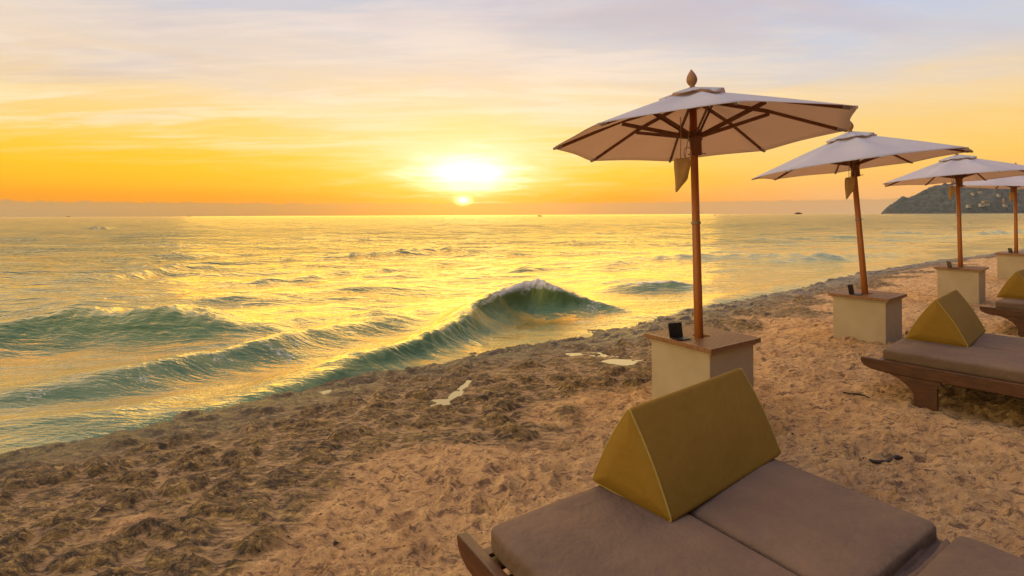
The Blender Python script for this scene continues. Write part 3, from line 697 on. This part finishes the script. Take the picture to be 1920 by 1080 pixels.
# cloth bags hanging below the canopies
def make_bag():
    root = empty('hanging_bag')
    bm = bmesh.new(); rows = 9; cols = 16; rings = []  # a limp pouch
    for i in range(rows):
        v = i / (rows - 1); z = -.25 * v; w = .078 * (1 - .28 * v) * (1 + .05 * math.sin(7 * v)); th = .012 + .026 * math.sin(math.pi * min(1, v * 1.05)) ** .8
        ring = []
        for k in range(cols):
            a = k * 2 * math.pi / cols; x = w * math.copysign(abs(math.cos(a)) ** .7, math.cos(a)); y = th * math.sin(a) * (1 + .25 * math.sin(5 * a + 4 * v))
            ring.append(bm.verts.new((x - .012 * v, y, z + v * v * (.075 * x / .06) + .01 * math.sin(3 * a) * v)))
        rings.append(ring)
    for i in range(rows - 1):
        for k in range(cols): bm.faces.new((rings[i][k], rings[i][(k + 1) % cols], rings[i + 1][(k + 1) % cols], rings[i + 1][k]))
    bm.faces.new(rings[0]); bm.faces.new(rings[-1][::-1])
    from_bm('pouch', bm, M['bag'], root, True, 0, 0, 1)
    for a, b in (((-.02, 0, -.005), (-.015, .01, .36)), ((.02, 0, -.005), (.075, .0, .36))):
        bm = bmesh.new(); tube(bm, [a, (Vector(a) + Vector(b)) / 2 + Vector((.005, 0, 0)), b], .0035, 6); from_bm('cord', bm, M['cord'], root, True)
    bm = bmesh.new(); pts = [(.045 + .035 * math.cos(k * .62), 0, .045 + .05 * math.sin(k * .62)) for k in range(11)]
    tube(bm, pts, .004, 6); from_bm('cord', bm, M['cord'], root, True)
    return root
BLb = ['beige cloth bag hanging by cords under the nearest parasol', 'beige cloth bag hanging under the leaning second parasol',
       'crumpled beige cloth bag hanging under the third parasol, against the hill', 'small beige cloth bag hanging under the farthest parasol']
bg0 = make_bag(); bags = [bg0] + [copy_tree(bg0) for _ in range(3)]
bpx = [((1280, 296), 4.50, 0.1), ((1594, 332), 6.95, .2), ((1785, 348), 9.95, .4), ((1897, 360), 13.1, .3)]
for i, o in enumerate(bags):
    (px, py), D, rz = bpx[i]
    v = at(px, py, 2.0); s = D / v.y if v.y else 1
    o.location = Vector((0, 0, CAMZ)) + (v - Vector((0, 0, CAMZ))) * s; o.rotation_euler = (0, 0, rz)
    tag(o, BLb[i], 'bag', 'cloth bags hanging under the parasols')
bags[2].scale = (1.15, 1, .95); bags[3].scale = (1.1, 1, .8)

# ------------------------------------------------------------------ loungers (local x = width, local y = towards the foot end)
WID = 1.55; LEN = 2.12
def make_lounger():
    root = empty('sun_lounger')
    def rail_prof(): return [(-.150, .352), (-.158, .340), (-.150, .305), (-.125, .275), (-.07, .255), (0, .247), (LEN, .247), (LEN, .352)]
    for x0 in (-.048, WID + .002):
        bm = bmesh.new(); prism(bm, rail_prof(), x0, x0 + .046, 'x'); from_bm('side_rail', bm, M['frame'], root, False, .005, 2)
    for y0 in (-.055, .98, LEN - .05):
        bm = bmesh.new(); box(bm, -.001, WID + .001, y0, y0 + .045, .255, .318); from_bm('crossbar', bm, M['frame'], root, False, .004, 2)
    bm = bmesh.new()
    for k in range(17): box(bm, .002, WID - .002, .03 + k * .122, .03 + k * .122 + .07, .3185, .3335)
    from_bm('slat_deck', bm, M['frame'], root, False, .002, 1)
    for x0 in (-.056, WID - .012):
        for y0, flip in ((.25, 1), (LEN - .41, -1)):
            yc = y0 + .08
            half = [(-.08, -.25), (-.08, .105), (-.10, .135), (-.135, .175), (-.19, .215), (-.26, .246), (-.30, .2465)]
            other = [(.11, .2465), (.10, .21), (.08, .19), (.08, -.25)]
            prof = [(yc + flip * a, b) for a, b in half + other]
            bm = bmesh.new(); prism(bm, prof if flip > 0 else prof[::-1], x0, x0 + .062, 'x'); from_bm('leg', bm, M['frame'], root, False, .004, 2)
    return root
def cushion_bm(w, l, th, seed, nx=26, ny=34):
    """a soft flat cushion: rounded box with a slight crown and creases; origin at its lower corner"""
    bm = bmesh.new(); rnd = random.Random(seed)
    bmesh.ops.create_cube(bm, size=1.0)
    bmesh.ops.subdivide_edges(bm, edges=bm.edges, cuts=11, use_grid_fill=True)
    r = .032
    ph = [rnd.uniform(0, 6) for _ in range(6)]
    for v in bm.verts:
        x, y, z = (v.co.x + .5) * w, (v.co.y + .5) * l, (v.co.z + .5) * th
        # spread grid lines to the borders
        def ease(t, L):
            k = t / L; return L * (k + .09 * math.sin(2 * math.pi * k) * -1 * -1 * -1)
        x = ease(x, w); y = ease(y, l)
        cx = min(max(x, r), w - r); cy = min(max(y, r), l - r); cz = min(max(z, r), th - r)
        d = Vector((x - cx, y - cy, z - cz))
        if d.length > 1e-6:
            lim = r; k = max(abs(d.x), abs(d.y), abs(d.z)); d = d.normalized() * k
        p_ = Vector((cx, cy, cz)) + d
        ex = min(x, w - x); ey = min(y, l - y); e = min(ex, ey)
        crown = .012 * min(1, e / .2)
        if z > th * .5: p_.z += crown + .004 * math.sin(5 * x + ph[0]) * math.sin(4 * y + ph[1]) * min(1, e / .1)
        p_.x += .006 * math.sin(6 * y + ph[2]) * (abs(x - w / 2) / w); p_.y += .006 * math.sin(6 * x + ph[3]) * (abs(y - l / 2) / l)
        v.co = p_
    return bm
def make_mattress(seed):
    root = empty('mattress'); w = .765
    for y0, l, n in ((0.0, 1.0, 'back_section'), (1.065, 1.02, 'seat_section')):
        o = from_bm(n, cushion_bm(w, l, .113, seed + int(y0 * 3)), M['taupe'], root, True, 0, 0, 1); o.location = (0, y0, 0)
        # welt along the upper edge
        bm = bmesh.new(); zt = .094; e = .0; pts = []
        cs = [(.02, e), (w - .02, e), (w - e, .02), (w - e, l - .02), (w - .02, l - e), (.02, l - e), (e, l - .02), (e, .02), (.02, e)]
    # the cloth hinge joining the two sections
    bm = bmesh.new(); n = 14; A = []
    prof = [(.985, .085), (.998, .050), (1.014, .030), (1.028, .042), (1.036, .060), (1.046, .045), (1.060, .040), (1.078, .07)]
    rows_ = [[bm.verts.new((.02 + (w - .04) * i / n, y + .004 * math.sin(i * .8), z + .003 * math.sin(i * 1.7 + y * 40))) for y, z in prof] for i in range(n + 1)]
    for i in range(n):
        for k in range(len(prof) - 1): bm.faces.new((rows_[i][k], rows_[i][k + 1], rows_[i + 1][k + 1], rows_[i + 1][k]))
    o = from_bm('hinge_flap', bm, M['taupe'], root, True); sm = o.modifiers.new('thick', 'SOLIDIFY'); sm.thickness = .006
    return root
def make_bolster():
    """triangular prism cushion, length along local x, base along local y"""
    root = empty('bolster_pillow'); Lb, B_, Hh = .955, .45, .415
    tri = [(-B_ / 2, 0), (B_ / 2, 0), (0, Hh)]
    bm = bmesh.new(); N = 14; ns = 10
    outline = []
    rc = .028
    for i in range(3):
        p0 = Vector(tri[i - 1]); p1 = Vector(tri[i]); p2 = Vector(tri[(i + 1) % 3])
        a = (p0 - p1).normalized(); b = (p2 - p1).normalized()
        for k in range(5):
            t = k / 4; q_ = p1 + a * rc * (1 - t) ** 2 + b * rc * t ** 2
            outline.append(q_)
        for k in range(1, ns):
            t = k / ns; m1 = p1 + b * rc; m2 = p2 - b * rc; q_ = m1.lerp(m2, t)
            nrm = Vector((b.y, -b.x)); outline.append(q_ + nrm * (.012 if i != 0 else 0) * math.sin(math.pi * t))
    cen = sum(outline, Vector((0, 0))) / len(outline); n = len(outline); rings = []
    xs_ = [0.0, .0, .004, .014, .03] + [Lb * k / N for k in range(1, N)] + [Lb - .03, Lb - .014, Lb - .004, Lb, Lb]
    sc = [.5, .95, .972, .99, 1.0] + [1] * (N - 1) + [1.0, .99, .972, .95, .5]
    for xx, s in zip(xs_, sc):
        ring = []
        for q_ in outline:
            w_ = cen + (q_ - cen) * s; ex = xx
            if s == .5: ex = xx + (-.012 if xx < Lb / 2 else .012)
            ring.append(bm.verts.new((ex, w_.x, w_.y)))
        rings.append(ring)
    for i in range(len(rings) - 1):
        for k in range(n): bm.faces.new((rings[i][k], rings[i][(k + 1) % n], rings[i + 1][(k + 1) % n], rings[i + 1][k]))
    bm.faces.new(rings[0][::-1]); bm.faces.new(rings[-1])
    from_bm('cover', bm, M['olive'], root, True)
    for xx, s in ((.004, .978), (Lb - .004, .978)):
        bm = bmesh.new(); pts = [Vector((xx, (cen + (q_ - cen) * s).x, (cen + (q_ - cen) * s).y)) for q_ in outline]; pts.append(pts[0])
        tube(bm, pts, .0042, 6, False); from_bm('piping', bm, M['piping'], root, True)
    return root
lg = make_lounger(); lgs = [lg] + [copy_tree(lg) for _ in range(2)]
mt = make_mattress(3); mts = [mt] + [copy_tree(mt) for _ in range(5)]
bl = make_bolster(); bls = [bl] + [copy_tree(bl) for _ in range(2)]
A1 = Vector((-.114, 2.083)); A2 = Vector((3.41, 4.78)); A3 = Vector((6.86, 7.36))
LOC = [(A1, R(33.4)), (A2, R(40.7)), (A3, R(36))]
LL = ['nearest double sun lounger with a dark wooden frame, in the bottom right corner', 'middle dark wooden double lounger standing free on the sand at the right edge',
      'farthest dark wooden lounger, only its pointed rail end showing at the right edge']
ML = [('taupe mattress on the near side of the nearest lounger, in front of the olive bolster', 'taupe mattress on the far side of the nearest lounger, beyond the long seam'),
      ('taupe mattress on the near side of the middle lounger, edge facing the camera', 'taupe mattress on the far side of the middle lounger, right of its bolster'),
      ('taupe mattress on the near side of the farthest lounger at the right edge', 'taupe mattress on the far side of the farthest lounger, behind its bolster')]
BL_ = ['large olive triangular bolster on the nearest lounger, its broad face towards the camera', 'olive triangular bolster on the middle lounger, its yellow end towards the camera',
       'olive triangular bolster on the farthest lounger, cut by the right edge']
for i in range(3):
    A, th = LOC[i]
    # local x -> v = (cos th, sin th); local y -> u = (sin th, -cos th): mirrored frame, so turn the lounger the other way round
    v = Vector((math.cos(th), math.sin(th))); u = Vector((math.sin(th), -math.cos(th)))
    # use the rotation whose local -y is u, with the near side at local x = 0
    Mx = Matrix(((v.x, -u.x, 0), (v.y, -u.y, 0), (0, 0, 1))).to_4x4()
    flip = Matrix.Diagonal((1, -1, 1, 1))
    def setm(o, loc2, z, rzadd=0):
        o.matrix_world = Matrix.Translation((loc2.x, loc2.y, z)) @ Matrix.Rotation(th + rzadd, 4, 'Z') @ flip
    setm(lgs[i], A, 0); tag(lgs[i], LL[i], 'sun lounger', 'double sun loungers on the sand')
    for k in range(2):
        o = mts[i * 2 + k]; off2 = A + v * (.008 + k * .772); setm(o, off2, .336); tag(o, ML[i][k], 'mattress', 'taupe mattresses on the loungers')
    o = bls[i]
    pc, pa = [(Vector((.362, 2.42)), R(38.3)), (Vector((3.885, 5.10)), R(40.7)), (Vector((7.12, 7.62)), R(36))][i]
    pu = Vector((math.sin(pa), -math.cos(pa)))
    o.location = (pc.x + pu.x * .225, pc.y + pu.y * .225, .455); o.rotation_euler = (0, 0, pa)
    if i == 1: o.scale = (1.04, 1.1, 1.04)
    tag(o, BL_[i], 'bolster pillow', 'olive triangular bolsters on the loungers')

# ------------------------------------------------------------------ sea air
bm = bmesh.new(); box(bm, -8600, 8600, -450, 8050, -12, 160)
m = bpy.data.materials.new('haze_air'); m.use_nodes = True; t = NT(m.node_tree); t.n.clear()
v = t.new('ShaderNodeVolumePrincipled'); v.inputs['Color'].default_value = (.86, .80, .74, 1); v.inputs['Density'].default_value = .00003
o = t.new('ShaderNodeOutputMaterial'); t.l.new(v.outputs[0], o.inputs['Volume'])
tag(from_bm('haze', bm, m), 'thin pale sea haze over the water and the headland', 'haze', kind='stuff')

# ------------------------------------------------------------------ things lying on the sand
def drift(pts, rads, name, label):
    bm = bmesh.new(); P = []
    for (px, py), r in zip(pts, rads):
        v = at(px, py, 0); v.z = gz(v.x, v.y) + r * 1.1; P.append(v)
    c = P[len(P) // 2].copy()
    tube(bm, [q_ - c for q_ in smooth_pts([tuple(q_) for q_ in P], 4) and [Vector(q_) for q_ in smooth_pts([tuple(q_) for q_ in P], 4)]] if False else [Vector(q_) - c for q_ in smooth_pts([tuple(q_) for q_ in P], 4)],
         [w for w in [float(np.interp(i / 4, range(len(rads)), rads)) for i in range((len(rads) - 1) * 4 + 1)]], 9)
    for v in bm.verts: v.co += Vector([random.uniform(-.004, .004) for _ in range(3)])
    o = from_bm(name, bm, M['drift'], None, True); o.location = c; tag(o, label, 'driftwood')
drift([(1618, 858), (1640, 868), (1662, 865), (1680, 860), (1692, 858)], [.004, .014, .011, .016, .006], 'driftwood', 'curved dark piece of driftwood on the sand right of the nearest bolster')
drift([(1580, 732), (1598, 738), (1616, 741), (1632, 745)], [.004, .011, .009, .003], 'driftwood', 'thin dark stick lying on the sand left of the middle lounger')
# seaweed crumbs and shell bits: nobody could count them
bm = bmesh.new(); rnd = random.Random(5); pts = []
while len(pts) < 2200:
    x = rnd.uniform(-1.5, 9); y = rnd.uniform(1.6, 11)
    pts.append((x, y, rnd.uniform(.002, .008) * (1 if rnd.random() < .97 else 1.6)))
ax = np.array([[q_[0] for q_ in pts]]); ay = np.array([[q_[1] for q_ in pts]])
zz, ss, mm, *_ = ground_z(ax, ay, ret=True)
clump = fbm(ax * 1.2, ay * 1.2, 500, 3)
for k, (x, y, r) in enumerate(pts):
    if ss[0, k] < 1.0 or clump[0, k] < .02: continue
    c = Vector((x, y, zz[0, k] + r * .2)); a = rnd.uniform(-.5, .9); ln = r * rnd.uniform(1.2, 5)
    d = Vector((math.cos(a), math.sin(a), 0)) * ln; n_ = Vector((-math.sin(a), math.cos(a), 0)) * r * .7
    b = [c - d, c + n_ + d * .2, c + d, c - n_ - d * .1, c + Vector((0, 0, r))]
    vs = [bm.verts.new(q_ + Vector([rnd.uniform(-.002, .002) for _ in range(3)])) for q_ in b]
    for i in range(4): bm.faces.new((vs[i], vs[(i + 1) % 4], vs[4]))
tag(from_bm('seaweed_debris', bm, M['drift']), 'small dark bits of seaweed and twig scattered over the sand', 'debris', kind='stuff')

# spray thrown up by the breaking crest
m, t, p = material('spray'); t.put(p.inputs['Base Color'], (0.8, 0.76, 0.74, 1)); p.inputs['Roughness'].default_value = .6
M['spray'] = m
rnd = random.Random(9); V = []; Fc = []
cr = [(890, 562, .46), (930, 541, .58), (980, 528, .65), (1030, 533, .60), (1072, 549, .42)]
cp = smooth_pts([tuple(at(x, y, SEA + h)) for x, y, h in cr], 8)
for k in range(2400):
    t_ = rnd.random() * (len(cp) - 1); i = int(t_); f_ = t_ - i
    c = cp[i] * (1 - f_) + cp[i + 1] * f_
    env = math.sin(math.pi * min(1, max(0, t_ / (len(cp) - 1)))) ** .6 * (0.55 + .45 * math.sin(t_ * .9 + 1) ** 2)
    hgt_ = abs(rnd.gauss(0, .085)) * env
    c = c + np.array([.25 * .62 + rnd.gauss(0, .05), -.25 * .78 + rnd.gauss(0, .07) + .0, hgt_ - .06])
    r = rnd.uniform(.002, .006)
    b = len(V)
    for q_ in ((1, 0, 0), (-1, 0, 0), (0, 1, 0), (0, -1, 0), (0, 0, 1), (0, 0, -1)): V.append(tuple(c + np.array(q_) * r * rnd.uniform(.6, 1.5)))
    for a_, b_, c_ in ((0, 2, 4), (2, 1, 4), (1, 3, 4), (3, 0, 4), (2, 0, 5), (1, 2, 5), (3, 1, 5), (0, 3, 5)): Fc.append((b + a_, b + b_, b + c_))
me = bpy.data.meshes.new('sea_spray'); me.from_pydata(V, [], Fc)
tag(link('sea_spray', me, None, [m], True), 'white spray flying off the crest of the breaking wave', 'spray', kind='stuff')

# ------------------------------------------------------------------ headland
HD = 1500.0
ridge_px = [(1655, 405), (1662, 398), (1670, 391), (1680, 385), (1694, 377), (1712, 374), (1730, 366), (1750, 358), (1775, 352), (1800, 349), (1825, 351), (1845, 352), (1862, 353), (1872, 362), (1884, 364), (1900, 360), (1925, 362), (1960, 352), (2020, 340), (2100, 330), (2250, 322), (2450, 335), (2700, 372), (2800, 398)]
xs = np.array([(a - 960) / F * HD for a, b in ridge_px]); hs = np.array([(HZ - b - (a - 960) * math.tan(ROLL) * -1) / F * HD for a, b in ridge_px])
hs = np.maximum(hs + CAMZ, -6)
gx = np.linspace(xs[0], xs[-1], 620); gy = np.linspace(-170, 260, 150)
HXg, HYg = np.meshgrid(gx, gy, indexing='ij')
rg = np.interp(HXg, xs, hs)
wid = 10 + rg * 1.3
prof = np.where(HYg < 0, np.clip(1 + HYg / wid, 0, 1) ** 0.8, np.clip(1 - HYg / (wid * 1.1), 0, 1) ** .8)
f1, f2, idv = worley(HXg / 8, HYg / 8, 5)
trees = np.clip(1 - f1 * 1.1, 0, 1) * (3 + 4 * idv) 
HZg = -6 + (rg + 6) * prof * (1 + .10 * fbm(HXg / 60, HYg / 60, 8, 4)) + (trees + 3 * fbm(HXg / 20, HYg / 20, 9, 3)) * sstep(2, 14, rg * prof) * .7
me = grid_mesh('headland', HXg, HYg + HD, HZg, {'h': HZg})
m, t, p = material('wooded_headland')
co = t.new('ShaderNodeNewGeometry').outputs['Position']
n1 = t.noise(co, .05, 6, .65); n2 = t.noise(co, .16, 4, .6)
c = t.mix(t.mapr(n2, .35, .65), (0.095, 0.11, 0.112, 1), (0.045, 0.060, 0.066, 1))  # tree colours greyed towards blue, distance haze put into them
c = t.mix(t.mapr(n1, .56, .66, 0, .6), c, (0.13, 0.13, 0.12, 1))
ha = t.new('ShaderNodeAttribute', attribute_name='h').outputs['Fac']
c = t.mix(t.mapr(ha, 0.5, 3.0, .85, 0), c, (0.20, 0.16, 0.13, 1))
t.put(p.inputs['Base Color'], c); p.inputs['Roughness'].default_value = .95
tag(link('headland', me, None, [m]), kind='structure')
def hill_z(x, y):
    i = int(np.clip(np.searchsorted(gx, x), 0, 619)); j = int(np.clip(np.searchsorted(gy, y - HD), 0, 149)); return float(HZg[i, j])
def hill_at(px, py):
    """the slope point seen at a pixel"""
    x = (px - 960) / F; k = (HZ - py + (px - 960) * math.tan(ROLL)) / F
    for D in np.arange(HD - 168, HD + 100, 2.0):
        if hill_z(x * D, D) > CAMZ + k * D: return Vector((x * D, D, hill_z(x * D, D)))
    return Vector((x * HD, HD, hill_z(x * HD, HD)))
mw = mat_basic('pale_house_wall', (0.50, 0.45, 0.42, 1), (0.42, 0.38, 0.35, 1), .3, .8)[0]
mr = mat_basic('house_roof', (0.17, 0.12, 0.10, 1), (0.14, 0.10, 0.08, 1), .3, .8)[0]
mg = mat_basic('statue_gilding', (0.62, 0.33, 0.12, 1), (0.5, 0.27, 0.1, 1), .3, .5)[0]
md = mat_basic('dark_window', (0.05, 0.05, 0.06, 1), (0.04, 0.04, 0.05, 1), 1, .3)[0]
HS = [(1846, 391, 15, 9, 'largest pale house low on the headland slope, between the third and fourth parasol poles'), (1838, 392.5, 9, 5, 'small pale house just left of the largest one on the headland'),
      (1814, 396.0, 8, 4, 'small pale house at the waterline of the headland, right of the third parasol pole'), (1835, 369.5, 9, 4, 'small pale house high on the headland under the fourth canopy'),
      (1822, 371, 6, 3.5, 'tiny pale house high on the left part of the headland'), (1870, 375, 5, 4, 'tiny pale house on the headland above the golden statue'), (1882, 394, 8, 4, 'pale low building at the foot of the golden statue')]
for px, py, w, h, lb in HS:
    v = hill_at(px, py); e = empty('hillside_house', (v.x, v.y - 4, v.z - 1)); tag(e, lb, 'house', 'pale houses on the headland')
    bm = bmesh.new(); box(bm, -w / 2, w / 2, -3.5, 5, -5, h); from_bm('wall', bm, mw, e)
    bm = bmesh.new(); prism(bm, [(-4.4, h + .05), (6, h + .05), (.8, h + 2.0)], -w / 2 - .6, w / 2 + .6, 'x'); from_bm('roof', bm, mr, e)
    for k in range(int(w // 3.5)):
        bm = bmesh.new(); x0 = -w / 2 + 1 + k * 3.4; box(bm, x0, x0 + 1.5, -3.62, -3.51, h * .35, h * .72); from_bm('window', bm, md, e)
v = hill_at(1880.5, 391); e = empty('hillside_statue', (v.x, v.y - 2, v.z - 1)); tag(e, 'tall golden standing statue on the headland, left of the farthest parasol pole', 'statue')
bm = bmesh.new(); lathe(bm, [(4.2, -4), (4.2, 1.2), (3.4, 1.4), (3.4, 2.4)], 8); from_bm('pedestal', bm, mw, e)
bm = bmesh.new()
lathe(bm, [(2.2, 2.3), (2.0, 6), (2.3, 9), (2.0, 11), (2.7, 13.2), (2.3, 14.4), (.8, 15), (.75, 15.5), (1.2, 16.2), (1.25, 17.2), (.8, 18.2), (.35, 19), (.05, 19.6)], 14)
for q_ in bm.verts: q_.co.y *= .62
from_bm('figure', bm, mg, e, True)

# ------------------------------------------------------------------ boats far out
mh = mat_basic('boat_hull', (0.07, 0.04, 0.03, 1), (0.05, 0.03, 0.025, 1), 2, .6)[0]
mc = mat_basic('boat_cabin', (0.11, 0.07, 0.05, 1), (0.09, 0.05, 0.04, 1), 2, .6)[0]
def boat(px, D, L, cab, mast, label, rz):
    v = Vector(((px - 960) / F * D, D, SEA)); e = empty('fishing_boat', v, rz); tag(e, label, 'boat')
    bm = bmesh.new(); n = 12; W_ = L * .15; H_ = L * .09; rings = []
    for i in range(n + 1):
        t = i / n; x = (t - .5) * L; w = W_ * (math.sin(math.pi * min(1, .12 + t * .88)) ** .6) + .02; sh = H_ * (1 + 1.1 * (2 * t - 1) ** 2 * (1.3 if t > .5 else .6))
        rings.append([bm.verts.new((x, a * w, z)) for a, z in ((-1, sh), (-.75, 0), (0, -H_ * .6), (.75, 0), (1, sh))])
    for i in range(n):
        for k in range(4): bm.faces.new((rings[i][k], rings[i][k + 1], rings[i + 1][k + 1], rings[i + 1][k]))
        bm.faces.new((rings[i][4], rings[i][0], rings[i + 1][0], rings[i + 1][4]))
    bm.faces.new(rings[0]); bm.faces.new(rings[-1][::-1]); from_bm('hull', bm, mh, e)
    bm = bmesh.new(); box(bm, -cab * L, cab * L * .6, -W_ * .6, W_ * .6, H_ * .8, H_ * 1.9 + L * .05); box(bm, -cab * L * 1.1, cab * L * .75, -W_ * .7, W_ * .7, H_ * 1.9 + L * .05, H_ * 1.9 + L * .065)
    from_bm('cabin', bm, mc, e)
    bm = bmesh.new(); tube(bm, [(0, 0, H_), (0, 0, H_ + mast * L)], [L * .012, L * .006], 6); from_bm('mast', bm, mh, e)
boat(1012, 620, 5.2, .28, .8, 'small dark fishing boat with a mast, left of the nearest parasol pole on the horizon', .3)
boat(1340, 620, 4.0, .25, .8, 'small dark boat just right of the nearest parasol pole on the horizon', .9)
boat(1497, 1700, 24, .25, .18, 'long low dark boat on the horizon between the first two parasols', .1)
boat(128, 3500, 20, .2, .8, 'faint distant boat with a mast near the left end of the horizon', .2)
boat(355, 3000, 17, .2, .9, 'faint distant boat with a tall mast on the horizon, left of the sun', .4)
